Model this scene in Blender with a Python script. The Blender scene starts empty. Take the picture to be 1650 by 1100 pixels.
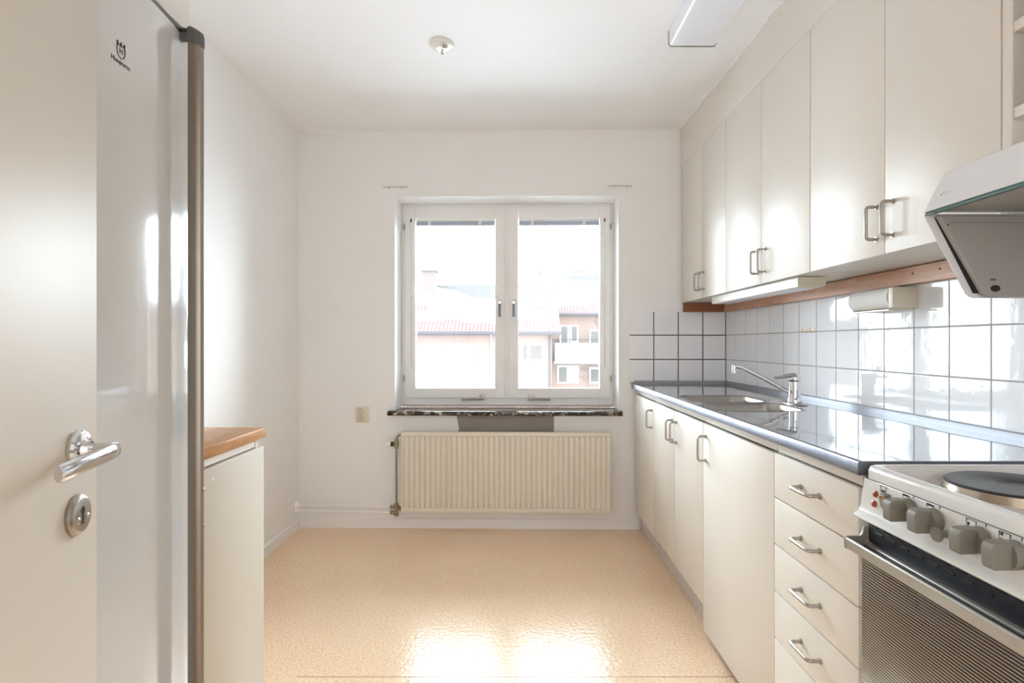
import bpy, bmesh, math, random
from mathutils import Matrix, Vector
random.seed(7)
S = bpy.context.scene
COL = S.collection
PI = math.pi

# ------------------------------------------------------------------ helpers
def lin(r, g, b):
    f = lambda c: (c/255/12.92) if c/255 <= .04045 else ((c/255+.055)/1.055)**2.4
    return (f(r), f(g), f(b), 1)

def mat(name, col, rough=.5, metal=0, bump=0, bscale=40, coat=0, spec=.5, var=0, vscale=3):
    m = bpy.data.materials.new(name); m.use_nodes = True
    nt = m.node_tree; p = nt.nodes['Principled BSDF']
    p.inputs['Base Color'].default_value = col
    p.inputs['Roughness'].default_value = rough
    p.inputs['Metallic'].default_value = metal
    p.inputs['Coat Weight'].default_value = coat
    p.inputs['Coat Roughness'].default_value = .05
    p.inputs['Specular IOR Level'].default_value = spec
    tc = nt.nodes.new('ShaderNodeTexCoord')
    if bump:
        n = nt.nodes.new('ShaderNodeTexNoise'); n.inputs['Scale'].default_value = bscale
        n.inputs['Detail'].default_value = 4
        b = nt.nodes.new('ShaderNodeBump'); b.inputs['Strength'].default_value = bump
        b.inputs['Distance'].default_value = .01
        nt.links.new(tc.outputs['Object'], n.inputs['Vector'])
        nt.links.new(n.outputs['Fac'], b.inputs['Height'])
        nt.links.new(b.outputs['Normal'], p.inputs['Normal'])
    if var:
        n = nt.nodes.new('ShaderNodeTexNoise'); n.inputs['Scale'].default_value = vscale
        n.inputs['Detail'].default_value = 5
        mx = nt.nodes.new('ShaderNodeMix'); mx.data_type = 'RGBA'
        mx.inputs[6].default_value = [c*(1-var) for c in col[:3]]+[1]
        mx.inputs[7].default_value = [min(1, c*(1+var)) for c in col[:3]]+[1]
        nt.links.new(tc.outputs['Object'], n.inputs['Vector'])
        nt.links.new(n.outputs['Fac'], mx.inputs[0])
        nt.links.new(mx.outputs[2], p.inputs['Base Color'])
    return m

def nodes(m):
    return m.node_tree, m.node_tree.nodes['Principled BSDF'], m.node_tree.nodes, m.node_tree.links

def ramp(nt, stops):
    r = nt.nodes.new('ShaderNodeValToRGB')
    e = r.color_ramp.elements
    while len(e) < len(stops): e.new(.5)
    for k, (p, c) in enumerate(stops):
        e[k].position = p; e[k].color = c
    return r

WALL = mat('wall_paint', lin(240, 239, 238), .6, bump=.12, bscale=220, var=.012)
CEIL = mat('ceiling_paint', lin(244, 244, 245), .7, bump=.05, bscale=120, var=.008)
TRIM = mat('trim_paint', lin(240, 239, 238), .35, var=.01)
PLINTH = mat('plinth_paint', lin(206, 200, 200), .35, var=.01)
PATCH = mat('bare_wall_grey', lin(150, 142, 133), .8, bump=.2, bscale=60, var=.05)
CREAM = mat('cream_laminate', lin(227, 221, 212), .4, spec=.4, bump=.015, bscale=300, var=.006, vscale=2)
CARC = mat('carcass_laminate', lin(222, 216, 206), .4, var=.01)
SHELFG = mat('shelf_grey_rail_shade', lin(196, 190, 184), .5, var=.02)
WHITEP = mat('white_plastic', lin(236, 234, 230), .3, var=.005)
BEIGEP = mat('beige_plastic', lin(222, 214, 196), .35, var=.01)
GREYP = mat('grey_plastic', lin(122, 119, 110), .42, var=.02)
DKGREY = mat('dark_grey_plastic', lin(92, 92, 92), .4, var=.02)
BLACK = mat('black_plastic', lin(36, 38, 46), .4, var=.05)
DARK = mat('dark_void', lin(30, 26, 24), .7, var=.05)
RADM = mat('radiator_enamel', lin(222, 214, 199), .35, var=.01)
NICK2 = 0
CHROME = mat('chrome', lin(225, 226, 230), .08, 1, var=.01)
NICKEL = mat('brushed_nickel', lin(180, 174, 167), .28, 1, bump=.02, bscale=200)
BRASSY = mat('worn_nickel_brass', lin(160, 145, 122), .35, 1, var=.1, vscale=30)
BRASS = mat('brass', lin(212, 170, 90), .25, 1, var=.02)
TILE = mat('glazed_white_tile', lin(240, 240, 243), .06, bump=.1, bscale=9, spec=.42, var=.006)
TILEB = TILE
GROUT = mat('grey_grout', lin(172, 170, 168), .85, var=.05)
GROUTB = mat('dark_grey_grout', lin(104, 102, 100), .85, var=.05)
WOOD = mat('stained_beech', lin(176, 122, 88), .4)
OAK = mat('oak_butcher_block', lin(190, 138, 84), .35)
FRIDGE = mat('fridge_gloss_white', lin(212, 213, 213), .12, coat=.6, var=.004)
FRIDGEB = mat('fridge_body_white', lin(226, 226, 228), .35, var=.004)
FHAND = mat('fridge_handle_metal', lin(150, 140, 130), .32, 1, bump=.01, bscale=300)
DOORP = mat('door_paint', lin(212, 204, 192), .42, spec=.35, var=.01)
ENAMEL = mat('stove_enamel', lin(224, 224, 222), .15, coat=.3, var=.004)
HOODW = mat('hood_paint', lin(228, 228, 231), .3, var=.005)
HOODG = mat('hood_inner_grey', lin(160, 157, 154), .42, var=.02)
HOTP = mat('cast_iron_plate', lin(50, 47, 48), .42, bump=.1, bscale=60, var=.1, vscale=8)
HOTR = mat('plate_steel_ring', lin(192, 180, 164), .22, 1, var=.12, vscale=9)
HANDG = mat('oven_handle_grey', lin(170, 166, 158), .35, metal=.3, var=.01)
PRINT = mat('black_print', lin(36, 34, 34), .5, var=.02)
AMBER = mat('amber_lens', lin(160, 62, 20), .2, coat=.2, var=.1, vscale=200)
PAPER = mat('paper_roll', lin(240, 239, 238), .85, bump=.15, bscale=150)
SNOW = mat('snow', lin(244, 246, 252), .8, bump=.5, bscale=2, var=.01)
FACADE = mat('apricot_render', (0.0672, 0.0477, 0.0410, 1), .9, bump=.2, bscale=3, var=.02)
FACADE2 = mat('orange_render', (.074, .049, .039, 1), .9, bump=.2, bscale=3, var=.02)
FWHITE = mat('facade_white_paint', (.3, .3, .3, 1), .6, var=.01)
FGLASS = mat('facade_window_glass', (0.0277, 0.0241, 0.0229, 1), .1, var=.2, vscale=1)
SHEET = mat('roof_grey_sheet', (0.0375, 0.0355, 0.0349, 1), .9, var=.03)
GUTTER = mat('gutter_metal', (0.0249, 0.0227, 0.0238, 1), .5, var=.05)
LEVER = mat('window_lever_grey_blue', lin(128, 132, 148), .3, .6, var=.02)
BLIND = mat('blind_slat_blue_grey', lin(196, 202, 216), .4, .2, var=.02)
CLEARP = mat('clip_plastic', lin(232, 236, 240), .2, var=.01)
DIFF = mat('lamp_diffuser', lin(236, 239, 246), .2, bump=.02, bscale=80, coat=.2)
TEAL = mat('teal_glass_edge', lin(36, 88, 80), .1, coat=.5, var=.05)

def steel_mat():
    m = mat('stainless_steel', lin(205, 207, 212), .1, 1)
    nt, p, N, L = nodes(m)
    tc = N.new('ShaderNodeTexCoord')
    n = N.new('ShaderNodeTexNoise'); n.inputs['Scale'].default_value = 5; n.inputs['Detail'].default_value = 1.5
    L.new(tc.outputs['Object'], n.inputs['Vector'])
    b = N.new('ShaderNodeBump'); b.inputs['Strength'].default_value = .16; b.inputs['Distance'].default_value = .01
    L.new(n.outputs['Fac'], b.inputs['Height']); L.new(b.outputs['Normal'], p.inputs['Normal'])
    n2 = N.new('ShaderNodeTexNoise'); n2.inputs['Scale'].default_value = 14; n2.inputs['Detail'].default_value = 6
    L.new(tc.outputs['Object'], n2.inputs['Vector'])
    r = N.new('ShaderNodeMapRange'); r.inputs['To Min'].default_value = .025; r.inputs['To Max'].default_value = .08
    L.new(n2.outputs['Fac'], r.inputs['Value']); L.new(r.outputs['Result'], p.inputs['Roughness'])
    return m
STEEL = steel_mat()
STEELE = mat('steel_edge_reflection', lin(140, 143, 154), .32, 1, bump=.05, bscale=60, var=.12, vscale=25)  # blue-grey reflection of the room is put into the edge colour
STEELU = mat('steel_upstand', lin(170, 171, 177), .6, 1, bump=.02, bscale=100, var=.04, vscale=20)
BASIN = mat('steel_basin_satin', lin(172, 168, 163), .27, 1, bump=.02, bscale=200)

def grain(m, base, dark, sx, sy, sz, staves=None):
    nt, p, N, L = nodes(m)
    tc = N.new('ShaderNodeTexCoord'); mp = N.new('ShaderNodeMapping')
    mp.inputs['Scale'].default_value = (sx, sy, sz)
    L.new(tc.outputs['Object'], mp.inputs['Vector'])
    n = N.new('ShaderNodeTexNoise'); n.inputs['Scale'].default_value = 6; n.inputs['Detail'].default_value = 8
    n.inputs['Distortion'].default_value = .6
    L.new(mp.outputs[0], n.inputs['Vector'])
    r = ramp(nt, [(.3, dark), (.7, base)])
    L.new(n.outputs['Fac'], r.inputs['Fac'])
    out = r.outputs['Color']
    if staves:
        bk = N.new('ShaderNodeTexBrick'); bk.inputs['Scale'].default_value = 1
        bk.inputs['Brick Width'].default_value = .32; bk.inputs['Row Height'].default_value = .042
        bk.inputs['Mortar Size'].default_value = .0006
        bk.inputs['Color1'].default_value = (1, 1, 1, 1); bk.inputs['Color2'].default_value = (.7, .66, .6, 1)
        bk.inputs['Mortar'].default_value = (.45, .35, .3, 1)
        m2 = N.new('ShaderNodeMapping'); m2.inputs['Rotation'].default_value = (0, 0, PI/2)
        L.new(tc.outputs['Object'], m2.inputs['Vector']); L.new(m2.outputs[0], bk.inputs['Vector'])
        mx = N.new('ShaderNodeMix'); mx.data_type = 'RGBA'; mx.blend_type = 'MULTIPLY'; mx.inputs[0].default_value = 1
        L.new(out, mx.inputs[6]); L.new(bk.outputs['Color'], mx.inputs[7]); out = mx.outputs[2]
    L.new(out, p.inputs['Base Color'])
grain(WOOD, lin(205, 162, 130), lin(182, 134, 104), 8, 1, 8)
grain(OAK, lin(212, 162, 108), lin(172, 118, 70), 8, 1.2, 8, True)

def floor_mat():
    m = mat('speckled_linoleum', lin(222, 186, 148), .2)
    nt, p, N, L = nodes(m)
    tc = N.new('ShaderNodeTexCoord')
    v = N.new('ShaderNodeTexNoise'); v.inputs['Scale'].default_value = 110; v.inputs['Detail'].default_value = 3
    L.new(tc.outputs['Object'], v.inputs['Vector'])
    r = ramp(nt, [(.30, lin(214, 174, 138)), (.44, lin(232, 203, 172)), (.6, lin(237, 210, 180)), (.72, lin(245, 224, 199))])
    L.new(v.outputs['Fac'], r.inputs['Fac'])
    v2 = N.new('ShaderNodeTexVoronoi'); v2.inputs['Scale'].default_value = 60; v2.inputs['Randomness'].default_value = 1
    L.new(tc.outputs['Object'], v2.inputs['Vector'])
    r2 = ramp(nt, [(.07, (.66, .55, .47, 1)), (.15, (1, 1, 1, 1))])
    L.new(v2.outputs['Distance'], r2.inputs['Fac'])
    n3 = N.new('ShaderNodeTexNoise'); n3.inputs['Scale'].default_value = 2.2; n3.inputs['Detail'].default_value = 4
    L.new(tc.outputs['Object'], n3.inputs['Vector'])
    r3 = ramp(nt, [(.3, (.95, .94, .93, 1)), (.7, (1, 1, 1, 1))])
    L.new(n3.outputs['Fac'], r3.inputs['Fac'])
    mx = N.new('ShaderNodeMix'); mx.data_type = 'RGBA'; mx.blend_type = 'MULTIPLY'; mx.inputs[0].default_value = 1
    L.new(r.outputs['Color'], mx.inputs[6]); L.new(r2.outputs['Color'], mx.inputs[7])
    mx2 = N.new('ShaderNodeMix'); mx2.data_type = 'RGBA'; mx2.blend_type = 'MULTIPLY'; mx2.inputs[0].default_value = 1
    L.new(mx.outputs[2], mx2.inputs[6]); L.new(r3.outputs['Color'], mx2.inputs[7])
    L.new(mx2.outputs[2], p.inputs['Base Color'])
    nb = N.new('ShaderNodeTexNoise'); nb.inputs['Scale'].default_value = 60; nb.inputs['Detail'].default_value = 2
    L.new(tc.outputs['Object'], nb.inputs['Vector'])
    b = N.new('ShaderNodeBump'); b.inputs['Strength'].default_value = .2; b.inputs['Distance'].default_value = .006
    L.new(nb.outputs['Fac'], b.inputs['Height']); L.new(b.outputs['Normal'], p.inputs['Normal'])
    p.inputs['Roughness'].default_value = .17
    p.inputs['Specular IOR Level'].default_value = .27
    return m
FLOORM = floor_mat()

def marble_mat():
    m = mat('dark_marble', lin(60, 48, 44), .12)
    nt, p, N, L = nodes(m)
    tc = N.new('ShaderNodeTexCoord')
    n = N.new('ShaderNodeTexNoise'); n.inputs['Scale'].default_value = 22; n.inputs['Detail'].default_value = 9
    n.inputs['Distortion'].default_value = 1.4
    L.new(tc.outputs['Object'], n.inputs['Vector'])
    r = ramp(nt, [(.42, lin(38, 30, 30)), (.52, lin(70, 56, 48)), (.58, lin(120, 104, 88)), (.66, lin(190, 178, 160))])
    L.new(n.outputs['Fac'], r.inputs['Fac']); L.new(r.outputs['Color'], p.inputs['Base Color'])
    return m
MARBLE = marble_mat()

def rooftile_mat():
    m = mat('red_roof_tile', (.5, .15, .12, 1), .8)
    nt, p, N, L = nodes(m)
    tc = N.new('ShaderNodeTexCoord')
    w = N.new('ShaderNodeTexWave'); w.inputs['Scale'].default_value = 1.6; w.bands_direction = 'X'
    L.new(tc.outputs['Object'], w.inputs['Vector'])
    b = N.new('ShaderNodeBump'); b.inputs['Strength'].default_value = .8; b.inputs['Distance'].default_value = .05
    L.new(w.outputs['Fac'], b.inputs['Height']); L.new(b.outputs['Normal'], p.inputs['Normal'])
    r = ramp(nt, [(0, (.045, .029, .028, 1)), (1, (.058, .045, .043, 1))])
    L.new(w.outputs['Fac'], r.inputs['Fac']); L.new(r.outputs['Color'], p.inputs['Base Color'])
    return m
RTILE = rooftile_mat()

def stripe_glass_mat():
    m = mat('striped_oven_glass', lin(40, 34, 30), .08, coat=.3)
    nt, p, N, L = nodes(m)
    tc = N.new('ShaderNodeTexCoord'); sp = N.new('ShaderNodeSeparateXYZ')
    L.new(tc.outputs['Object'], sp.inputs[0])
    a = N.new('ShaderNodeMath'); a.operation = 'MULTIPLY'; a.inputs[1].default_value = 1/.0058
    L.new(sp.outputs['Z'], a.inputs[0])
    f = N.new('ShaderNodeMath'); f.operation = 'FRACT'; L.new(a.outputs[0], f.inputs[0])
    c = N.new('ShaderNodeMath'); c.operation = 'LESS_THAN'; c.inputs[1].default_value = .27
    L.new(f.outputs[0], c.inputs[0])
    mx = N.new('ShaderNodeMix'); mx.data_type = 'RGBA'
    mx.inputs[6].default_value = lin(44, 37, 32); mx.inputs[7].default_value = lin(172, 160, 145)
    L.new(c.outputs[0], mx.inputs[0]); L.new(mx.outputs[2], p.inputs['Base Color'])
    return m
OVENG = stripe_glass_mat()

def glass_mat():
    m = bpy.data.materials.new('window_glass'); m.use_nodes = True
    nt = m.node_tree; nt.nodes.clear()
    o = nt.nodes.new('ShaderNodeOutputMaterial'); t = nt.nodes.new('ShaderNodeBsdfTransparent')
    g = nt.nodes.new('ShaderNodeBsdfGlossy'); g.inputs['Roughness'].default_value = 0
    mx = nt.nodes.new('ShaderNodeMixShader'); fr = nt.nodes.new('ShaderNodeFresnel'); fr.inputs['IOR'].default_value = 1.45
    t.inputs['Color'].default_value = (.97, .985, .98, 1)
    nt.links.new(fr.outputs[0], mx.inputs[0]); nt.links.new(t.outputs[0], mx.inputs[1]); nt.links.new(g.outputs[0], mx.inputs[2])
    nt.links.new(mx.outputs[0], o.inputs['Surface'])
    return m
GLASS = glass_mat()

# -------- mesh helpers
class MB:
    def __init__(s): s.bm = bmesh.new()
    def box(s, x0, x1, y0, y1, z0, z1, bev=0, seg=2):
        r = bmesh.ops.create_cube(s.bm, size=1)
        vs = r['verts']
        for v in vs:
            v.co = Vector(((x0+x1)/2+v.co.x*(x1-x0), (y0+y1)/2+v.co.y*(y1-y0), (z0+z1)/2+v.co.z*(z1-z0)))
        if bev:
            es = list({e for v in vs for e in v.link_edges})
            bmesh.ops.bevel(s.bm, geom=es, offset=bev, segments=seg, affect='EDGES', profile=.5)
        return s
    def prism(s, pts, axis, a, b):
        # pts: 2-D polygon; axis 'x': pts=(y,z); 'y': pts=(x,z); 'z': pts=(x,y)
        def P(p, t):
            return {'x': (t, p[0], p[1]), 'y': (p[0], t, p[1]), 'z': (p[0], p[1], t)}[axis]
        va = [s.bm.verts.new(P(p, a)) for p in pts]; vb = [s.bm.verts.new(P(p, b)) for p in pts]
        n = len(pts)
        s.bm.faces.new(va); s.bm.faces.new(vb[::-1])
        for i in range(n):
            j = (i+1) % n
            s.bm.faces.new((va[i], vb[i], vb[j], va[j]))
        return s
    def tube(s, pts, r, seg=12, cap=True, sx=1, sy=1, radii=None):
        pts = [Vector(p) for p in pts]; rings = []
        up = None
        for i, p in enumerate(pts):
            if i == 0: t = pts[1]-p
            elif i == len(pts)-1: t = p-pts[i-1]
            else: t = (p-pts[i-1]).normalized()+(pts[i+1]-p).normalized()
            t.normalize()
            if up is None:
                up = Vector((0, 0, 1)) if abs(t.z) < .9 else Vector((1, 0, 0))
            a = (up - t*up.dot(t)).normalized(); up = a; b = t.cross(a)
            rr = radii[i] if radii else r
            rings.append([s.bm.verts.new(p+a*math.cos(2*PI*k/seg)*rr*sx+b*math.sin(2*PI*k/seg)*rr*sy) for k in range(seg)])
        for A, B in zip(rings, rings[1:]):
            for k in range(seg):
                s.bm.faces.new((A[k], A[(k+1) % seg], B[(k+1) % seg], B[k]))
        if cap:
            s.bm.faces.new(rings[0][::-1]); s.bm.faces.new(rings[-1])
        return s
    def lathe(s, prof, c, axis='z', seg=32, sx=1, sy=1):
        # prof: list of (radius, height) ; c centre
        c = Vector(c)
        ax = {'z': (Vector((1, 0, 0)), Vector((0, 1, 0)), Vector((0, 0, 1))),
              'x': (Vector((0, 1, 0)), Vector((0, 0, 1)), Vector((1, 0, 0))),
              'y': (Vector((0, 0, 1)), Vector((1, 0, 0)), Vector((0, 1, 0)))}[axis]
        rings = []
        for r, h in prof:
            if r < 1e-6: rings.append([s.bm.verts.new(c+ax[2]*h)])
            else: rings.append([s.bm.verts.new(c+ax[0]*math.cos(2*PI*k/seg)*r*sx+ax[1]*math.sin(2*PI*k/seg)*r*sy+ax[2]*h) for k in range(seg)])
        for A, B in zip(rings, rings[1:]):
            for k in range(seg):
                q = []
                for v in ((A[k % len(A)]), (A[(k+1) % len(A)]), (B[(k+1) % len(B)]), (B[k % len(B)])):
                    if v not in q: q.append(v)
                if len(q) > 2: s.bm.faces.new(q)
        for R, rev in ((rings[0], True), (rings[-1], False)):
            if len(R) > 1: s.bm.faces.new(R[::-1] if rev else R)
        return s

BASE = {}
def obj(name, mb, m, parent=None, frame=None, loc=None, bev=0, smooth=True, ang=32):
    bm = mb.bm if isinstance(mb, MB) else mb
    bmesh.ops.recalc_face_normals(bm, faces=bm.faces)
    root = parent
    while root is not None and root.parent is not None: root = root.parent
    if root is not None: p = BASE[root.name]
    else:
        if loc is None:
            xs = [v.co for v in bm.verts]
            loc = Vector(((min(v.x for v in xs)+max(v.x for v in xs))/2, (min(v.y for v in xs)+max(v.y for v in xs))/2, min(v.z for v in xs)))
        p = Vector(loc)
    if smooth:
        for f in bm.faces: f.smooth = True
        for e in bm.edges:
            if len(e.link_faces) == 2 and e.calc_face_angle(0) > math.radians(ang): e.smooth = False
    me = bpy.data.meshes.new(name); bm.to_mesh(me); bm.free()
    me.transform(Matrix.Translation(-p))
    me.materials.append(m)
    o = bpy.data.objects.new(name, me); COL.objects.link(o)
    if parent is not None: o.parent = parent
    else:
        BASE[o.name] = p
        o.matrix_world = (frame or Matrix()) @ Matrix.Translation(p)
    if bev:
        b = o.modifiers.new('bevel', 'BEVEL'); b.width = bev; b.segments = 2; b.limit_method = 'ANGLE'
        b.angle_limit = math.radians(40)
    return o

def pieces(name, mb, m, parent, **kw):
    # every separate piece of the mesh becomes a part of its own
    bm = mb.bm; left = set(bm.verts); out = []
    while left:
        st = [left.pop()]; isl = set(st)
        while st:
            for e in st.pop().link_edges:
                for v in e.verts:
                    if v in left: left.remove(v); isl.add(v); st.append(v)
        nb = MB(); mp = {}
        for v in bm.verts:
            if v in isl: mp[v] = nb.bm.verts.new(v.co)
        for f in bm.faces:
            if f.verts[0] in isl: nb.bm.faces.new([mp[v] for v in f.verts])
        out.append(obj(name, nb, m, parent, **kw))
    bm.free()
    return out

def tag(o, label, cat, group=None, kind=None):
    o['label'] = label; o['category'] = cat
    if group: o['group'] = group
    if kind: o['kind'] = kind
    return o

def thing(name, label, cat, loc, group=None, kind=None, frame=None):
    o = bpy.data.objects.new(name, None); COL.objects.link(o)
    o.empty_display_size = .05
    BASE[o.name] = Vector(loc)
    o.matrix_world = (frame or Matrix()) @ Matrix.Translation(Vector(loc))
    return tag(o, label, cat, group, kind)

def dup(src, delta, label):
    c = src.copy(); COL.objects.link(c); BASE[c.name] = BASE[src.name]
    c.matrix_world = Matrix.Translation(Vector(delta)) @ src.matrix_world
    c['label'] = label
    for ch in list(src.children):
        d = ch.copy(); COL.objects.link(d); d.parent = c
        for g in list(ch.children):
            e = g.copy(); COL.objects.link(e); e.parent = d
    return c

def text_part(name, body, size, M, m, parent, extrude=.0002, align='CENTER'):
    cu = bpy.data.curves.new(name, 'FONT'); cu.body = body; cu.size = size; cu.extrude = extrude
    cu.align_x = align; cu.align_y = 'CENTER'
    cu.materials.append(m)
    tmp = bpy.data.objects.new('tmp', cu); COL.objects.link(tmp)
    dg = bpy.context.evaluated_depsgraph_get()
    me = bpy.data.meshes.new_from_object(tmp.evaluated_get(dg)); me.name = name
    bpy.data.objects.remove(tmp); bpy.data.curves.remove(cu)
    o = bpy.data.objects.new(name, me); COL.objects.link(o); o.parent = parent
    root = parent
    while root.parent is not None: root = root.parent
    o.matrix_local = Matrix.Translation(-BASE[root.name]) @ M
    return o

def arc(cx, cy, r, a0, a1, n):
    return [(cx+r*math.cos(math.radians(a0+(a1-a0)*k/n)), cy+r*math.sin(math.radians(a0+(a1-a0)*k/n))) for k in range(n+1)]

# ------------------------------------------------------------------ key dims
H = 2.466
XR, XL = 1.308, -1.345
YB = 3.582
BW = Matrix.Translation((0, YB, 0)) @ Matrix.Rotation(-.0169, 4, 'Z') @ Matrix.Translation((0, -YB, 0))
YF = -.06

# ------------------------------------------------------------------ room shell
fl = MB().box(XL-.3, XR+.3, -2.2, 3.86, -.1, 0)
tag(obj('floor', fl, FLOORM, loc=(0, 0, 0), smooth=False), 'speckled apricot linoleum floor of the kitchen', 'floor', kind='structure')
sm = MB().box(-.75, .79, 1.985, 1.988, .0, .0006)
tag(obj('trim_1', sm, mat('floor_seam', lin(178, 142, 112), .4, var=.05)), 'thin welded seam across the linoleum floor', 'floor seam', kind='structure')
tag(obj('ceiling', MB().box(XL-.3, XR+.3, -2.2, 3.9, H, H+.15), CEIL, loc=(0, 0, H)), 'smooth white kitchen ceiling', 'ceiling', kind='structure')
tag(obj('wall_left', MB().box(XL-.3, XL, -2.2, 3.9, 0, H), WALL, loc=(XL, 0, 0)), 'off-white painted wall on the left behind the fridge', 'wall', kind='structure')
tag(obj('wall_right', MB().box(XR, XR+.3, -2.2, 3.9, 0, H), WALL, loc=(XR, 0, 0)), 'off-white wall behind the kitchen units', 'wall', kind='structure')
WX0, WX1, WZ0, WZ1 = -.746, .645, .703, 2.060
wb = MB()
wb.box(XL-.3, WX0, YB, YB+.33, 0, H); wb.box(WX1, XR+.3, YB, YB+.33, 0, H)
wb.box(WX0, WX1, YB, YB+.33, 0, WZ0); wb.box(WX0, WX1, YB, YB+.33, WZ1, H)
tag(obj('wall_back', wb, WALL, frame=BW, loc=(0, YB, 0), smooth=False), 'off-white painted wall around the window', 'wall', kind='structure')
wf = MB()
wf.box(XL, -.44, YF-.1, YF, 0, H); wf.box(-.44, XR, YF-.1, YF, 2.25, H)  # unseen opening, made wider than the doorway to let fill light in
tag(obj('wall_front', wf, WALL, loc=(0, YF, 0)), 'unseen wall opposite the window, its opening widened for fill light', 'wall', kind='structure')
tag(obj('wall_hall', MB().box(XL, XR, -2.2, -2.1, 0, H), WALL, loc=(0, -2.2, 0)), 'end wall of the space outside the kitchen', 'wall', kind='structure')
# baseboards
bb = MB().prism([(YB-.012, 0), (YB, 0), (YB, .062), (YB-.008, .062), (YB-.012, .056)], 'x', XL+.003, .775)
tag(obj('baseboard_back', bb, TRIM, frame=BW), 'white baseboard below the radiator', 'baseboard', kind='structure')
bl = MB().prism([(XL, 0), (XL+.012, 0), (XL+.012, .056), (XL+.008, .062), (XL, .062)], 'y', 1.705, 3.592)
tag(obj('baseboard_left', bl, TRIM), 'white baseboard along the left wall', 'baseboard', kind='structure')
# bulkhead above wall cabinets
tag(obj('trim_2', MB().box(1.03, XR, .02, 3.553, 2.2437, H), CREAM), 'painted bulkhead filling the gap between wall cabinets and ceiling', 'bulkhead', kind='structure')
# thin cornice lines where wallpaper meets ceiling
tag(obj('trim_3', MB().box(XL, 1.028, YB-.004, YB, H-.010, H), TRIM, frame=BW), 'thin paint line between the window wall and the ceiling', 'cornice', kind='structure')
tag(obj('trim_4', MB().box(1.026, 1.030, .02, 3.54, H-.008, H), TRIM), 'thin paint line between the bulkhead and the ceiling', 'cornice', kind='structure')
tag(obj('trim_5', MB().prism([(-.365, .5), (.245, .5), (.245, .69), (.24, .703), (-.36, .703), (-.345, .62)], 'y', YB-.002, YB), PATCH, frame=BW), 'unpainted grey wall patch below the window sill', 'wall patch', kind='structure')

# tiles
def tile_field(us, vs, fn, out, name, gm, label, frame=None, gap=.0022, skip=None):
    m = MB(); bm = m.bm; g = gap; th = .004
    for i in range(len(us)-1):
        for j in range(len(vs)-1):
            a0, a1 = us[i]+g, us[i+1]-g; b0, b1 = vs[j]+g, vs[j+1]-g
            t1, t2 = random.uniform(-.0004, .0004), random.uniform(-.0004, .0004)
            e = .0016; R = []
            for (ins, h) in ((0, 0), (0, th-.0012), (e*.35, th-.0004), (e, th)):
                ring = []
                for k, (uu, vv) in enumerate(((a0+ins, b0+ins), (a1-ins, b0+ins), (a1-ins, b1-ins), (a0+ins, b1-ins))):
                    hh = h + (t1*(1 if uu > (a0+a1)/2 else -1)+t2*(1 if vv > (b0+b1)/2 else -1) if h else 0)
                    ring.append(bm.verts.new(fn(uu, vv, hh)))
                R.append(ring)
            for A, B in zip(R, R[1:]):
                for k in range(4): bm.faces.new((A[k], A[(k+1) % 4], B[(k+1) % 4], B[k]))
            bm.faces.new(R[-1])
    root = thing(name, label, 'wall tiles', fn(us[0], vs[0], 0), kind='structure', frame=frame)
    obj('tile', m, TILE, root, smooth=False)
    g0 = MB(); c = [fn(us[0]+gap+.0005, vs[0], -.001), fn(us[-1], vs[-1]-gap-.0005, .0025)]
    lo = [min(c[0][k], c[1][k]) for k in range(3)]; hi = [max(c[0][k], c[1][k]) for k in range(3)]
    g0.box(lo[0], hi[0], lo[1], hi[1], lo[2], hi[2])
    obj('grout', g0, gm, root)
    return root
XT = XR-.001
ys = [3.5545]+[3.4055-.1523*k for k in range(0, 20)]
ys = sorted(ys)
tile_field(ys, [.902, 1.047, 1.1975, 1.338], lambda u, v, h: (XT-h, u, v), 1, 'trim_6', GROUT,
           'glossy white square tiles between worktop and wall cabinets')
tile_field([.708, .860, 1.0105, 1.161, 1.3025], [.902, 1.0475, 1.1975, 1.345], lambda u, v, h: (u, YB-.001-h, v), 1, 'trim_7', GROUTB,
           'white square tiles with dark grout beside the window', frame=BW, gap=.0032)
# wooden rail under cabinets
wr = thing('wooden_rail', 'reddish brown wooden batten running between tiles and wall cabinets', 'rail', (1.29, 2.4, 1.34))
m_ = MB().box(1.283, 1.303, 1.22, 3.532, 1.339, 1.3945)
obj('batten', m_, WOOD, wr, bev=.001)
m_ = MB().box(1.035, 1.281, 3.533, 3.548, 1.339, 1.3945)
o_ = obj('end_batten', m_, mat('dark_stained_beech', lin(140, 86, 58), .4, var=.1, vscale=20), wr, bev=.001); o_['label'] = 'darker brown end batten'
m_ = MB()
for y in (1.86, 1.74, 2.55): m_.lathe([(0, -.0012), (.0028, -.0012), (.0028, 0)], (1.2828, y, 1.372), 'x', 10)
pieces('screw_hole', m_, DARK, wr)

# ------------------------------------------------------------------ window
W = thing('window_1', 'white double casement window above the radiator', 'window', (-.05, YB+.2, .72), kind='structure', frame=BW)
yi = YB+.195   # inner face of frame
f = MB()
fx0, fx1, fz0, fz1 = WX0+.002, WX1-.002, .733, 2.058
def ring(mb, x0, x1, z0, z1, l, r, b, t, y0, y1):
    mb.box(x0, x0+l, y0, y1, z0, z1, .001, 1); mb.box(x1-r, x1, y0, y1, z0, z1, .001, 1)
    mb.box(x0+l, x1-r, y0, y1, z0, z0+b, .001, 1); mb.box(x0+l, x1-r, y0, y1, z1-t, z1, .001, 1)
ring(f, fx0, fx1, fz0, fz1, .022, .022, .058, .026, yi, yi+.115)
f.box(-.072, -.034, yi+.006, yi+.115, fz0+.058, fz1-.026)
obj('window_frame', f, TRIM, W)
f = MB(); f.box(fx0+.004, fx1-.004, yi-.006, yi, .7315, .746)
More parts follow.
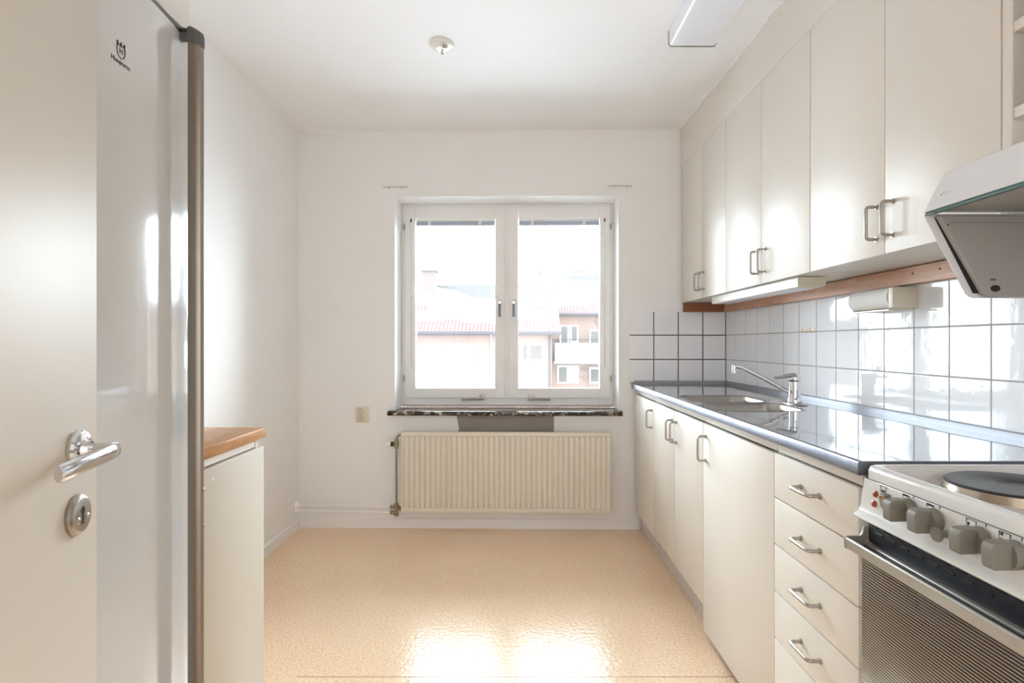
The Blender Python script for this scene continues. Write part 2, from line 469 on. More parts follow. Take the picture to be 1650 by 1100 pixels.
obj('frame_seal', f, mat('beige_putty', lin(206, 190, 176), .6, var=.06, vscale=20), W)['label'] = 'beige strip at the foot of the frame'
# hairline joints handled as separate stile and rail boards of each sash
for (x0, x1, gx0, gx1, side) in ((-.7225, -.069, -.652, -.130, 'l'), (-.038, .6205, .022, .553, 'r')):
    s = MB(); ys0, ys1 = yi-.010, yi+.045
    z0, z1, gz0, gz1 = .791, 2.036, .854, 1.966
    s.box(x0, gx0-.0006, ys0, ys1, z0, z1, .0012, 1); s.box(gx1+.0006, x1, ys0, ys1, z0, z1, .0012, 1)
    s.box(gx0, gx1, ys0, ys1, z0, gz0, .0012, 1); s.box(gx0, gx1, ys0, ys1, gz1, z1, .0012, 1)
    sash = obj('sash', s, TRIM, W)
    obj('glass_pane', MB().box(gx0+.001, gx1-.001, yi+.030, yi+.034, gz0+.001, gz1-.001), GLASS, sash)
    # outer sash frame visible past glass: slim lip
    # lever handle
    hx = (gx1+x1)/2 if side == 'l' else (x0+gx0)/2
    h = MB(); h.box(hx-.0085, hx+.0085, ys0-.006, ys0+.001, 1.395, 1.435, .003)
    h.lathe([(0, -.016), (.007, -.016), (.008, 0)], (hx, ys0-.004, 1.412), 'y', 16)
    obj('handle_plate', h, CHROME, sash)
    h = MB(); h.box(hx-.008, hx+.008, ys0-.026, ys0-.014, 1.318, 1.404, .004)
    obj('lever_handle', h, LEVER, sash)
    for zz in (1.908, .917):
        xx = x0-.002 if side == 'l' else x1+.002
        h = MB(); h.lathe([(.0075, -.014), (.0075, .014)], (xx, ys0-.003, zz), 'z', 14); h.lathe([(.0045, -.022), (.0045, .022)], (xx, ys0-.003, zz), 'z', 10)
        obj('hinge', h, NICKEL, sash)
    lx = -.217 if side == 'l' else .099
    sg = -1 if side == 'l' else 1
    h = MB(); h.box(lx-.013, lx+.013, ys0-.012, ys0-.001, .775, .815, .004); h.lathe([(0, -.02), (.009, -.018), (.009, 0)], (lx, ys0-.006, .806), 'y', 14)
    h.tube([(lx, ys0-.010, .783), (lx+sg*.06, ys0-.012, .785), (lx+sg*.132, ys0-.004, .782)], .0035, 8)
    h.tube([(lx, ys0-.007, .778), (lx+sg*.132, ys0-.002, .774)], .0025, 8)
    obj('stay_arm', h, NICKEL, sash)
sl = MB().box(-.782, .664, YB-.052, YB-.0005, .703, .7305, .004)
sl.box(WX0+.001, WX1-.001, YB-.0005, YB+.193, .7035, .7305)
obj('window_sill', sl, MARBLE, W)['label'] = 'dark marble window sill'
# white reveal lining
rv = MB()
rv.box(WX0-.003, WX0+.0015, YB-.006, YB+.194, .731, WZ1+.002); rv.box(WX1-.0015, WX1+.003, YB-.006, YB+.194, .731, WZ1+.002)
rv.box(WX0-.003, WX1+.003, YB-.006, YB+.194, WZ1-.0015, WZ1+.003)
obj('reveal_lining', rv, TRIM, W)

# blinds, pulled up between the panes
for (gx0, gx1, cx, lab) in ((-.650, -.132, -.679, 'pulled-up blue-grey venetian blind at the top of the left window sash'),
                            (.024, .551, .583, 'pulled-up blue-grey venetian blind at the top of the right window sash')):
    b = thing('venetian_blind', lab, 'blind', ((gx0+gx1)/2, yi+.02, 1.93), 'blinds inside the window sashes', frame=BW)
    m = MB(); m.box(gx0, gx1, yi+.004, yi+.026, 1.948, 1.963, .001)
    obj('head_rail', m, WHITEP, b)
    m = MB()
    for k in range(7): m.box(gx0, gx1, yi+.005, yi+.025, 1.928+k*.0028, 1.9296+k*.0028)
    m.box(gx0, gx1, yi+.006, yi+.024, 1.919, 1.927, .001)
    obj('slat', m, BLIND, b)
    for t in (.17, .81):
        x = gx0+(gx1-gx0)*t
        obj('clip', MB().box(x-.010, x+.010, yi+.001, yi+.004, 1.922, 1.955, .001), CLEARP, b)
    m = MB().tube([(cx, yi-.014, 1.955), (cx+.002, yi-.016, 1.70), (cx-.003, yi-.016, 1.45)], .0022, 8)
    obj('wand', m, CLEARP, b)
    m = MB().tube([(cx-.004, yi-.014, 1.45), (cx-.003, yi-.014, 1.2), (cx-.001, yi-.014, 1.0)], .0011, 6)
    m.tube([(cx+.005, yi-.014, 1.45), (cx+.004, yi-.014, 1.2), (cx+.005, yi-.014, .98)], .0011, 6)
    obj('cord', m, BEIGEP, b)
    m = MB().box(cx-.005, cx+.005, yi-.020, yi-.011, 1.938, 1.96, .001)
    obj('wand_hook', m, DKGREY, b)
    m = MB().box(cx-.006, cx+.006, yi-.022, yi-.011, 1.435, 1.455, .002); m.lathe([(0, -.003), (.005, -.003), (.005, .004)], (cx, yi-.015, 1.60), 'y', 10)
    pieces('cord_holder', m, CLEARP, b)

# curtain rod brackets
for (x0, x1, lab) in ((-.816, -.667, 'slim white curtain bracket above the left corner of the window'), (.578, .726, 'slim white curtain bracket above the right corner of the window')):
    b = thing('curtain_bracket', lab, 'bracket', ((x0+x1)/2, YB, 2.11), 'curtain brackets above the window', frame=BW)
    obj('plate', MB().box(x0, x1, YB-.004, YB-.0003, 2.097, 2.121, .001), WALL, b)
    obj('rail', MB().box(x0, x1, YB-.013, YB-.004, 2.117, 2.121), SHELFG, b)  # rail coloured grey to stand for the plate's shadow line
    for xs_ in (x0+.035, x1-.035): obj('screw', MB().lathe([(0, -.004), (.003, -.003), (.003, 0)], (xs_, YB-.004, 2.111), 'y', 10), DKGREY, b)

# outlet
o = thing('wall_outlet', 'cream double wall socket left of the window sill', 'socket', (-.945, YB, .655), frame=BW)
obj('back_box', MB().box(-.988, -.907, YB-.018, YB-.0005, .655, .752, .004), BEIGEP, o)
obj('cover', MB().box(-.983, -.919, YB-.026, YB-.018, .660, .747, .003), BEIGEP, o)
for z in (.727, .684):
    r = obj('socket', MB().lathe([(.0215, -.003), (.0195, -.0035), (.0185, .006), (0, .006)], (-.951, YB-.0265, z), 'y', 28), mat('socket_grey', lin(196, 188, 170), .5, var=.02), o)
    m = MB()
    for dx in (-.0085, .0085): m.lathe([(0, -.0008), (.003, -.0008), (.003, 0)], (-.951+dx, YB-.0262, z), 'y', 10)
    pieces('pin_hole', m, DARK, r)

# ------------------------------------------------------------------ radiator
R = thing('radiator', 'cream fluted panel radiator under the window sill', 'radiator', (-.05, YB-.08, .12), frame=BW)
rx0, rx1, rz0, rz1, ry = -.687, .584, .122, .610, YB-.098
n = 39; pitch = (rx1-rx0-.016)/n
prof = [(rx0, ry+.03), (rx0, ry+.004), (rx0+.004, ry)]
for k in range(n):
    a = rx0+.008+k*pitch
    prof += [(a, ry), (a+pitch*.14, ry+.0), (a+pitch*.24, ry+.007), (a+pitch*.40, ry+.007), (a+pitch*.50, ry), (a+pitch*.98, ry)]
prof += [(rx1-.004, ry), (rx1, ry+.004), (rx1, ry+.03)]
m = MB(); m.prism(prof, 'z', rz0+.028, rz1-.028)
obj('panel', m, RADM, R, ang=25)
m = MB()
for (z0, z1) in ((rz0, rz0+.028), (rz1-.028, rz1)):
    m.box(rx0, rx1, ry-.0005, ry+.03, z0, z1, .005)
pieces('header', m, RADM, R)
m = MB().box(rx0+.02, rx1-.02, ry+.045, ry+.060, rz0+.01, rz1-.015, .004)
obj('rear_panel', m, RADM, R)
m = MB()
for x in (rx0+.15, rx1-.15): m.box(x-.012, x+.012, ry+.03, YB-.0015, rz1-.13, rz1-.06); m.box(x-.012, x+.012, ry+.03, YB-.0015, rz0+.05, rz0+.12)
pieces('wall_bracket', m, RADM, R)
yp = YB-.06; px = -.722
m = MB().tube([(px, yp, .13), (px, yp, .52), (px, yp, .56), (px+.006, yp, .578), (px+.02, yp, .588), (rx0+.01, yp-.02, .590)], .0065, 12)
obj('riser_pipe', m, BRASSY, R)
m = MB().tube([(px, yp, .502), (px, yp, .562)], .0115, 12); m.tube([(px, yp, .517), (px, yp, .548)], .0145, 8)
m.tube([(px, yp, .530), (px-.02, yp, .530)], .0085, 12)
v = obj('thermostat_valve', m, BRASSY, R)
obj('valve_collar', MB().tube([(px-.018, yp, .530), (px-.034, yp, .530)], .0145, 14), BLACK, v)
obj('thermostat_head', MB().tube([(px-.034, yp, .530), (px-.040, yp, .530), (px-.064, yp, .530), (px-.068, yp, .530)], .0165, 20, radii=[.0165, .0185, .0185, .0165]), WHITEP, v)
m = MB().tube([(px, yp, .092), (px, yp, .165)], .0115, 12); m.tube([(px, yp, .092), (px, yp, .104)], .014, 8); m.tube([(px, yp, .152), (px, yp, .168)], .0135, 8)
m.tube([(px, yp, .146), (px-.04, yp, .146)], .009, 12); m.tube([(px-.016, yp, .146), (px-.038, yp, .146)], .0125, 8)
m.tube([(px, yp, .112), (px-.04, yp, .112)], .009, 12); m.tube([(px-.016, yp, .112), (px-.038, yp, .112)], .0125, 8)
m.tube([(px, yp, .138), (rx0+.012, yp-.02, .142)], .010, 12); m.tube([(px+.012, yp-.003, .139), (px+.026, yp-.01, .140)], .0135, 8)
obj('bottom_valve', m, BRASSY, R)
for z in (.146, .112):
    q = obj('supply_pipe', MB().tube([(px-.03, yp, z), (-1.2, yp+.006, z+.004), (XL+.003, yp+.008, z+.006)], .0072, 12), TRIM, R)
    obj('wall_rosette', MB().lathe([(.0085, .016), (.018, .010), (.021, 0), (0, 0)], (XL+.002, yp+.008, z+.006), 'x', 20), TRIM, q)
for o_ in R.children:
    if o_.name.startswith(('riser', 'thermostat', 'bottom')): o_['label'] = 'tarnished metal fitting'

# ------------------------------------------------------------------ handles
def d_handle(parent, x, y, z, vertical, out=-1, L=.092, mtl=None):
    """bow handle on a face x; out=-1 sticks toward -X"""
    h = .031; r = .0048; c = .010; pts = []
    def P(a, d): return (x+out*d, y, z+a) if vertical else (x+out*d, y+a, z)
    a = L/2
    pts.append(P(-a, .0)); pts.append(P(-a, h-c))
    for t in (22.5, 45, 67.5, 90): pts.append(P(-a+c*(1-math.cos(math.radians(t))), h-c+c*math.sin(math.radians(t))))
    for t in (90, 67.5, 45, 22.5): pts.append(P(a-c*(1-math.cos(math.radians(t))), h-c+c*math.sin(math.radians(t))))
    pts.append(P(a, h-c)); pts.append(P(a, 0))
    m = MB().tube(pts, r, 12)
    for s_ in (-a, a):
        p0, p1 = P(s_, 0), P(s_, .004)
        m.tube([p0, p1], .0075, 14)
    return obj('handle', m, mtl or NICKEL, parent)

# ------------------------------------------------------------------ base cabinets
XD = .738
def base_door(parent, y0, y1, z0=.124, z1=.835):
    return obj('door', MB().box(XD, XD+.018, y0+.0018, y1-.0018, z0, z1, .0012), CREAM, parent)
def carcass(parent, y0, y1, hn=.868, hf=.868):
    m = MB(); X0 = XD+.0195
    m.box(X0, 1.288, y0+.001, y0+.017, .122, hn); m.box(X0, 1.288, y1-.017, y1-.001, .122, hf)
    m.box(X0, 1.288, y0+.017, y1-.017, .122, .138); m.box(1.28, 1.288, y0+.017, y1-.017, .138, .868)
    obj('carcass', m, CARC, parent)
    m = MB().box(XD+.046, XD+.060, y0+.0003, y1-.0003, .001, .1215); m.box(XD+.060, 1.2, y0+.002, y0+.012, .001, .1215)
    obj('plinth', m, PLINTH, parent)
    m = MB().box(XD+.010, XD+.0192, y0+.0012, y1-.0012, .8405, .8685, .001)
    obj('front_rail', m, CREAM, parent)
c1 = thing('base_cabinet', 'single door cream base cabinet in the corner beside the window wall', 'cabinet', (1.0, 3.3, 0), 'base cabinets under the steel worktop')
carcass(c1, 3.066, 3.538)
d = base_door(c1, 3.066, 3.466); d_handle(d, XD, 3.094, .742, True)
obj('filler_panel', MB().box(XD+.002, XD+.019, 3.468, 3.536, .14, .838, .001), CREAM, c1)
c2 = thing('base_cabinet', 'cream base cabinet with two doors below the sink bowls', 'cabinet', (1.0, 2.66, 0), 'base cabinets under the steel worktop')
carcass(c2, 2.261, 3.064, hn=.72)
d = base_door(c2, 2.664, 3.064); d_handle(d, XD, 2.696, .742, True)
d = base_door(c2, 2.263, 2.662); d_handle(d, XD, 2.625, .742, True)
# chipped lower edges of the sink doors
ch = MB()
for k in range(26):
    y = random.uniform(2.33, 2.95); w = random.uniform(.004, .014)
    ch.box(XD-.0006, XD+.004, y, y+w, .1235, .1235+random.uniform(.0015, .005), .0004, 1)
o_ = obj('chipped_edge', ch, mat('bare_chipboard', lin(176, 140, 96), .9, var=.2, vscale=80), c2); o_['label'] = 'brown chips along the lower door edge'; o_['kind'] = 'stuff'
c3 = thing('base_cabinet', 'wide single door cream base cabinet next to the drawers', 'cabinet', (1.0, 1.95, 0), 'base cabinets under the steel worktop')
carcass(c3, 1.641, 2.259, hf=.72)
d = base_door(c3, 1.641, 2.259, .03, .835)
d_handle(d, XD, 2.225, .742, True)
c4 = thing('drawer_cabinet', 'cream drawer unit with bow handles beside the stove', 'cabinet', (1.0, 1.44, 0))
carcass(c4, 1.238, 1.639)
zz = [.8385, .7115, .5795, .4470, .3140, .1800]
for k in range(5):
    dr = obj('drawer', MB().box(XD, XD+.018, 1.2385, 1.6385, zz[k+1]+.0018, zz[k]-.0018, .0012), CREAM, c4)
    d_handle(dr, XD, 1.439, (zz[k]+zz[k+1])/2+(.0 if k else .003), False)
obj('toe_board', MB().box(XD+.002, XD+.018, 1.2385, 1.6385, .03, .177, .0012), CREAM, c4)

# ------------------------------------------------------------------ worktop + sinks
WT = thing('steel_worktop', 'stainless steel worktop with two sink bowls along the tiled wall', 'worktop', (1.0, 2.38, .87))
y0, y1 = 1.209, 3.546
def rrect(x0, x1, ya, yb, r, n=8):
    return (arc(x1-r, yb-r, r, 0, 90, n)+arc(x0+r, yb-r, r, 90, 180, n)+arc(x0+r, ya+r, r, 180, 270, n)+arc(x1-r, ya+r, r, 270, 360, n))
bowls = [(.768, 1.082, 2.115, 2.395, .07), (.768, 1.082, 2.435, 2.745, .07)]
m = MB(); bm = m.bm; zt = .8985
def loop(pts, z):
    vs = [bm.verts.new((p[0], p[1], z)) for p in pts]
    return vs, [bm.edges.new((vs[i], vs[(i+1) % len(vs)])) for i in range(len(vs))]
ov, oe = loop([(.733, y0+.002), (1.290, y0+.002), (1.290, y1-.014), (.733, y1-.014)], zt)
edges = list(oe)
for (a, b, c, d_, r) in bowls:
    edges += loop(rrect(a-.012, b+.012, c-.012, d_+.012, r+.012), zt)[1]
bmesh.ops.triangle_fill(bm, use_beauty=True, edges=edges)
for f_ in bm.faces:
    if f_.normal.z < 0: f_.normal_flip()
obj('top_sheet', m, STEEL, WT, smooth=False)
m = MB()  # rear upstands
m.prism([(1.2895, zt), (1.290, zt+.003), (1.290, zt+.016), (1.293, zt+.019), (1.302, zt+.019), (1.302, zt-.02), (1.288, zt-.02)], 'y', y0, y1)
m.prism([(y1-.016, zt), (y1-.014, zt+.003), (y1-.012, zt+.016), (y1-.009, zt+.018), (y1, zt+.018), (y1, zt-.02), (y1-.016, zt-.02)], 'x', .735, 1.29)
pieces('upstand', m, STEELU, WT)
m = MB().prism([(.7335, zt), (.7305, zt+.0018), (.724, zt+.0022), (.7205, zt+.0005), (.719, zt-.003), (.719, .8725), (.7215, .8705), (.7335, .8705)], 'y', y0, y1)
m.prism([(y0, .8705), (y0, zt+.0018), (y0+.003, zt+.0018), (y0+.003, .8705)], 'x', .7335, 1.288)
obj('front_edge', m, STEELE, WT)
for (a, b, c, d_, r) in bowls:
    m = MB(); bm = m.bm; prev = None
    for (ins, z) in ((-.013, zt+.0002), (-.010, zt+.0016), (-.004, zt+.0016), (0, zt-.001), (.003, zt-.006), (.008, zt-.06), (.016, zt-.125), (.026, zt-.145), (.045, zt-.152), (.10, zt-.154)):
        ra = max(.02, r-ins*.6)
        ring_ = [bm.verts.new((p[0], p[1], z)) for p in rrect(a+ins, b-ins, c+ins, d_-ins, ra)]
        if prev:
            for k in range(len(ring_)):
                j = (k+1) % len(ring_); bm.faces.new((prev[k], prev[j], ring_[j], ring_[k]))
        prev = ring_
    bm.faces.new(prev)
    bw = obj('sink_bowl', m, BASIN, WT, ang=50)
    obj('drain', MB().lathe([(.034, .0), (.034, .003), (.028, .004), (.022, .001), (0, .001)], ((a+b)/2, (c+d_)/2, zt-.1535), 'z', 24), CHROME, bw)
m = MB().lathe([(.050, .0005), (.047, .004), (.040, .0052), (0, .0052)], (1.150, 2.375, zt), 'z', 40, sx=.75, sy=1.9)
obj('tap_ledge', m, BASIN, WT)

# faucet
T = thing('kitchen_faucet', 'chrome single lever kitchen faucet with long angled spout', 'faucet', (1.15, 2.37, zt+.006))
fx, fy, fz = 1.15, 2.37, zt+.0056
m = MB().lathe([(0, 0), (.027, 0), (.027, .012), (.0255, .016), (.0225, .020), (.0215, .050), (.0222, .056), (.0210, .062), (.0205, .085), (0, .085)], (fx, fy, fz), 'z', 32)
obj('body', m, CHROME, T)
m = MB().lathe([(.0205, 0), (.0225, .004), (.0235, .014), (.0215, .024), (.015, .032), (.006, .035), (0, .035)], (fx, fy, fz+.0855), 'z', 32)
hd = obj('lever_cap', m, CHROME, T)
m = MB(); pts = [(fx-.005, fy, fz+.112), (fx-.03, fy+.002, fz+.109), (fx-.055, fy+.004, fz+.103), (fx-.08, fy+.006, fz+.101)]
m.tube(pts, .01, 16, sx=.5, sy=1, radii=[.021, .017, .012, .009])
obj('lever', m, CHROME, hd)
m = MB(); sp = [(fx-.008, fy+.010, fz+.036), (fx-.075, fy+.085, fz+.087), (1.016, 2.528, 1.033), (1.004, 2.541, 1.040), (.988, 2.557, 1.0435), (.975, 2.567, 1.0438)]
m.tube(sp, .0085, 14, radii=[.0105, .0095, .0085, .0082, .008, .008])
spt = obj('spout', m, CHROME, T)
m = MB().lathe([(.0, -.030), (.0098, -.030), (.0108, -.018), (.0108, .002), (.008, .006), (0, .006)], (.977, 2.566, 1.044), 'z', 20)
obj('aerator', m, CHROME, spt)

# brass hooks
for yy, lab in ((2.577, 'small brass cup hook on the tiles, the one nearer the window'), (2.508, 'small brass cup hook on the tiles, the one nearer the stove')):
    h = thing('cup_hook', lab, 'hook', (1.295, yy, 1.19), 'brass hooks on the tiles')
    xx = XT-.0045
    obj('hook_arm', MB().tube([(xx, yy, 1.206), (xx-.004, yy, 1.198), (xx-.012, yy, 1.197), (xx-.018, yy, 1.203), (xx-.019, yy, 1.218)], .0016, 8), BRASS, h)
    obj('screw_plate', MB().lathe([(0, -.003), (.0045, -.002), (.005, 0)], (xx, yy, 1.203), 'x', 12), BRASS, h)

# paper towel holder
P_ = thing('towel_dispenser', 'beige wall-mounted paper towel holder on the tiles', 'paper towel holder', (1.27, 1.98, 1.262))
obj('end_box', MB().box(1.2205, 1.3025, 1.862, 1.885, 1.2620, 1.3290, .002), BEIGEP, P_)
obj('back_tray', MB().prism([(1.300, 1.262), (1.3025, 1.262), (1.3025, 1.325), (1.300, 1.325), (1.2995, 1.266), (1.222, 1.259), (1.2215, 1.255), (1.30, 1.258)], 'y', 1.885, 2.115), BEIGEP, P_)
obj('far_end_plate', MB().box(1.24, 1.3025, 2.112, 2.118, 1.262, 1.325, .002), BEIGEP, P_)
obj('spindle', MB().tube([(1.2545, 1.8855, 1.2985), (1.2545, 2.1115, 1.2985)], .009, 16), DKGREY, P_)
rl = MB(); seg = 40; bm = rl.bm
rings = []
for (rr, yy) in ((.018, 1.893), (.0355, 1.893), (.0355, 2.110), (.018, 2.110)):
    rings.append([bm.verts.new((1.2545+math.cos(2*PI*k/seg)*rr, yy, 1.2985+math.sin(2*PI*k/seg)*rr)) for k in range(seg)])
for i in range(4):
    A, B = rings[i], rings[(i+1) % 4]
    for k in range(seg): bm.faces.new((A[k], A[(k+1) % seg], B[(k+1) % seg], B[k]))
pr = tag(obj('paper_roll', rl, PAPER), 'white roll of paper towel in the beige holder', 'paper roll')

# ------------------------------------------------------------------ wall cabinets
XU = 1.03
def upper(y0, y1, ymid, label, z0=1.397, z1=2.243, hz=1.488):
    c = thing('wall_cabinet', label, 'cabinet', (1.16, (y0+y1)/2, z0), 'wall cabinets above the worktop')
    obj('carcass', MB().box(XU+.0175, 1.3025, y0+.0006, y1-.0006, z0+.001, z1), CARC, c)
    for (a, b, hy) in ((y0, ymid, ymid-.035), (ymid, y1, ymid+.035)):
        d = obj('door', MB().box(XU, XU+.017, a+.0016, b-.0016, z0-.001, z1, .0012), CREAM, c)
        d_handle(d, XU, hy, hz, True)
    return c
upper(2.812, 3.546, 3.175, 'two-door cream wall cabinet touching the window wall')
upper(2.012, 2.810, 2.410, 'two-door cream wall cabinet in the middle above the faucet')
upper(1.222, 2.010, 1.606, 'two-door cream wall cabinet above the paper towel holder')
# open shelf unit above the hood
so = thing('open_shelf_unit', 'open cream shelf unit above the extractor hood', 'shelf unit', (1.16, .9, 1.61))
m = MB(); m.box(XU, 1.3025, 1.196, 1.2185, 1.535, 2.243); m.box(XU, 1.3025, .592, .61, 1.612, 2.243); m.box(XU+.02, 1.3025, .61, 1.196, 2.222, 2.243)
pieces('side_panel', m, CREAM, so, bev=.0008)
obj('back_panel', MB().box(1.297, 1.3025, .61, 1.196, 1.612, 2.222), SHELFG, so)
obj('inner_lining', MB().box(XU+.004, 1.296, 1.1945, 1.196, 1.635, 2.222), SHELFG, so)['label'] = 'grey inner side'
for z in (1.612, 1.790, 2.02): obj('shelf', MB().box(XU+.003, 1.296, .611, 1.194, z, z+.022, .0006), CREAM, so)

# under-cabinet lamp
U = thing('strip_light', 'slim white strip light under the middle wall cabinet', 'lamp', (1.11, 2.6, 1.357))
sec = [(1.06, 1.3955), (1.06, 1.360), (1.0625, 1.3575), (1.150, 1.3575)]+[(p[0], p[1]) for p in arc(1.150, 1.3735, .016, 270, 360, 6)]+[(1.166, 1.3955)]
obj('housing', MB().prism(sec, 'y', 2.172, 3.10), WHITEP, U)
obj('end_cap', MB().prism([(p[0], p[1]) for p in sec], 'y', 2.160, 2.1715), BEIGEP, U)['label'] = 'beige end cap'
obj('lens', MB().box(1.075, 1.145, 2.23, 3.05, 1.3555, 1.3573, .0008), DIFF, U)

# ------------------------------------------------------------------ hood
Hd = thing('extractor_hood', 'white and grey extractor hood above the stove', 'extractor hood', (1.1, .9, 1.24))
ya, yb = .600, 1.194
sec = [(.8455, 1.4165), (.887, 1.498), (.893, 1.5015), (1.2995, 1.560), (1.2995, 1.552), (.897, 1.4925), (.8535, 1.4165)]
obj('canopy', MB().prism(sec, 'y', ya+.002, yb-.002), HOODW, Hd)
m = MB()
endp = [(.8475, 1.4175), (.8885, 1.496), (.897, 1.500), (1.299, 1.5585), (1.299, 1.4175)]
for (u0, u1) in ((yb-.0018, yb), (ya, ya+.0018)): m.prism(endp, 'y', u0, u1)
pieces('canopy_end', m, HOODW, Hd)
obj('visor_edge', MB().prism([(.8445, 1.409), (.8475, 1.4165), (.8575, 1.4165), (.8550, 1.409)], 'y', ya+.004, yb-.006), TEAL, Hd)['label'] = 'green tinted front edge'
obj('filter_panel', MB().box(.868, 1.299, ya+.003, yb-.003, 1.4185, 1.4245), HOODG, Hd)
obj('motor_box', MB().box(1.06, 1.2995, .612, 1.1935, 1.54, 1.6105), HOODW, Hd) if False else None
wing = [(.8455, 1.411), (.848, 1.4135), (1.299, 1.4135), (1.299, 1.2400), (.950, 1.2400), (.940, 1.2425), (.932, 1.249)]
wing_in = [(.862, 1.407), (1.29, 1.407), (1.29, 1.2420), (.964, 1.2420), (.955, 1.246), (.950, 1.252)]
m = MB(); m.prism(wing, 'y', yb-.004, yb); m.prism(wing, 'y', ya, ya+.004)
pieces('side_shell', m, HOODW, Hd)
m = MB(); m.prism(wing_in, 'y', yb-.022, yb-.010); m.prism(wing_in, 'y', ya+.010, ya+.022)
ips = pieces('inner_side_panel', m, HOODG, Hd, bev=.002)
for ip in ips: ip['label'] = 'grey inner side panel'
ip = max(ips, key=lambda q: max(v.co.y for v in q.data.vertices))
m = MB().box(.866, 1.285, yb-.0105, yb-.0042, 1.25, 1.404); m.box(.866, 1.285, ya+.0042, ya+.0105, 1.25, 1.404)
bm = m.bm
for v in bm.verts:
    if v.co.z < 1.3: v.co.x = max(v.co.x, .945)
pieces('gap_shade', m, DARK, Hd)  # dark filler plates stand for the shade inside the slit
m = MB().lathe([(0, -.0006), (.0075, -.0006), (.0085, 0)], (.9765, yb-.0222, 1.2585), 'y', 20, sx=.8, sy=1.2)
obj('screw_recess', m, DARK, ip)
m = MB().box(.966, .977, yb-.0232, yb-.0218, 1.2745, 1.2785); m.lathe([(0, -.0008), (.0022, -.0008), (.0022, 0)], (.880, yb-.0222, 1.3875), 'y', 10)
m.lathe([(0, -.0008), (.0042, -.0008), (.0042, 0)], (1.043, yb-.0222, 1.388), 'y', 14)
m.box(.885, 1.04, yb-.0223, yb-.0219, 1.3915, 1.3921)
pieces('panel_mark', m, DKGREY, ip)
# printed maker mark on the front slope
ex = Vector((0, -1, 0)); ez = Vector((.887-.8455, 0, 1.498-1.4165)).normalized(); ny = ex.cross(ez)
M = Matrix((( ex.x, ez.x, ny.x, .8585), (ex.y, ez.y, ny.y, 1.137), (ex.z, ez.z, ny.z, 1.4465), (0, 0, 0, 1)))
M = Matrix.Translation(ny*.0006) @ M
m = MB(); bm = m.bm
def flat(pts): bm.faces.new([bm.verts.new(M @ Vector((a, b, .0001))) for a, b in pts])
flat([(-.0255, -.0035), (-.0205, -.0035), (-.0165, .0035), (-.0185, .0035)])
for k, (w_, h_) in enumerate(((.0016, .0048), (.0028, .0032), (.0024, .0032), (.0014, .0042), (.0028, .0032))):
    a = -.0135+k*.0035; flat([(a, -.002), (a+w_*.35, -.002), (a+w_*.35, -.002+h_), (a, -.002+h_)])
    flat([(a, -.002+h_*.8), (a+w_, -.002+h_*.8), (a+w_, -.002+h_), (a, -.002+h_)])
obj('logo_mark', m, mat('grey_print', lin(128, 128, 130), .5, var=.02), Hd)

# ------------------------------------------------------------------ stove
K = thing('electric_stove', 'white electric stove with striped glass oven door', 'stove', (1.0, .9, 0))
sa, sb = .604, 1.197
obj('body', MB().box(.742, 1.290, sa+.002, sb-.002, .04, .862), ENAMEL, K, bev=.002)
m = MB()
for x in (.78, 1.26):
    for y in (sa+.04, sb-.04): m.lathe([(.018, 0), (.018, .039)], (x, y, .0008), 'z', 16)
pieces('foot', m, BLACK, K)
# hob with recessed well
m = MB(); bm = m.bm; prev = None
for (ins, z, r) in ((.0, .8713, .022), (.0, .888, .022), (.0025, .8955, .022), (.008, .898, .022), (.018, .8975, .025), (.026, .892, .03), (.032, .876, .03), (.040, .8685, .03), (.055, .8665, .03)):
    rr = [bm.verts.new((p[0], p[1], z)) for p in rrect(.724+ins, 1.292-ins, sa+ins, sb-ins, r, 6)]
    if prev:
        for k in range(len(rr)):
            j = (k+1) % len(rr); bm.faces.new((prev[k], prev[j], rr[j], rr[k]))
    else: bm.faces.new(rr[::-1])
    prev = rr
bm.faces.new(prev)
hob = obj('hob', m, ENAMEL, K, ang=60)
for (x, y, r) in ((.919, 1.054, .110), (.919, .775, .090), (1.155, 1.060, .090), (1.155, .780, .110)):
    hp = obj('hotplate', MB().lathe([(r-.002, .0195), (r, .0215), (r-.003, .0240), (r*.30, .0240), (r*.26, .0215), (r*.05, .021), (0, .021)], (x, y, .8665), 'z', 64), HOTP, hob)
    obj('steel_ring', MB().lathe([(r+.004, .0015), (r+.003, .009), (r+.0005, .013), (r-.001, .0195), (r-.004, .0195), (r-.004, .0015)], (x, y, .8665), 'z', 64), HOTR, hp)
    obj('drip_ring', MB().lathe([(r+.020, .0002), (r+.014, .003), (r+.006, .002), (r+.004, .0002)], (x, y, .8665), 'z', 64), ENAMEL, hp)
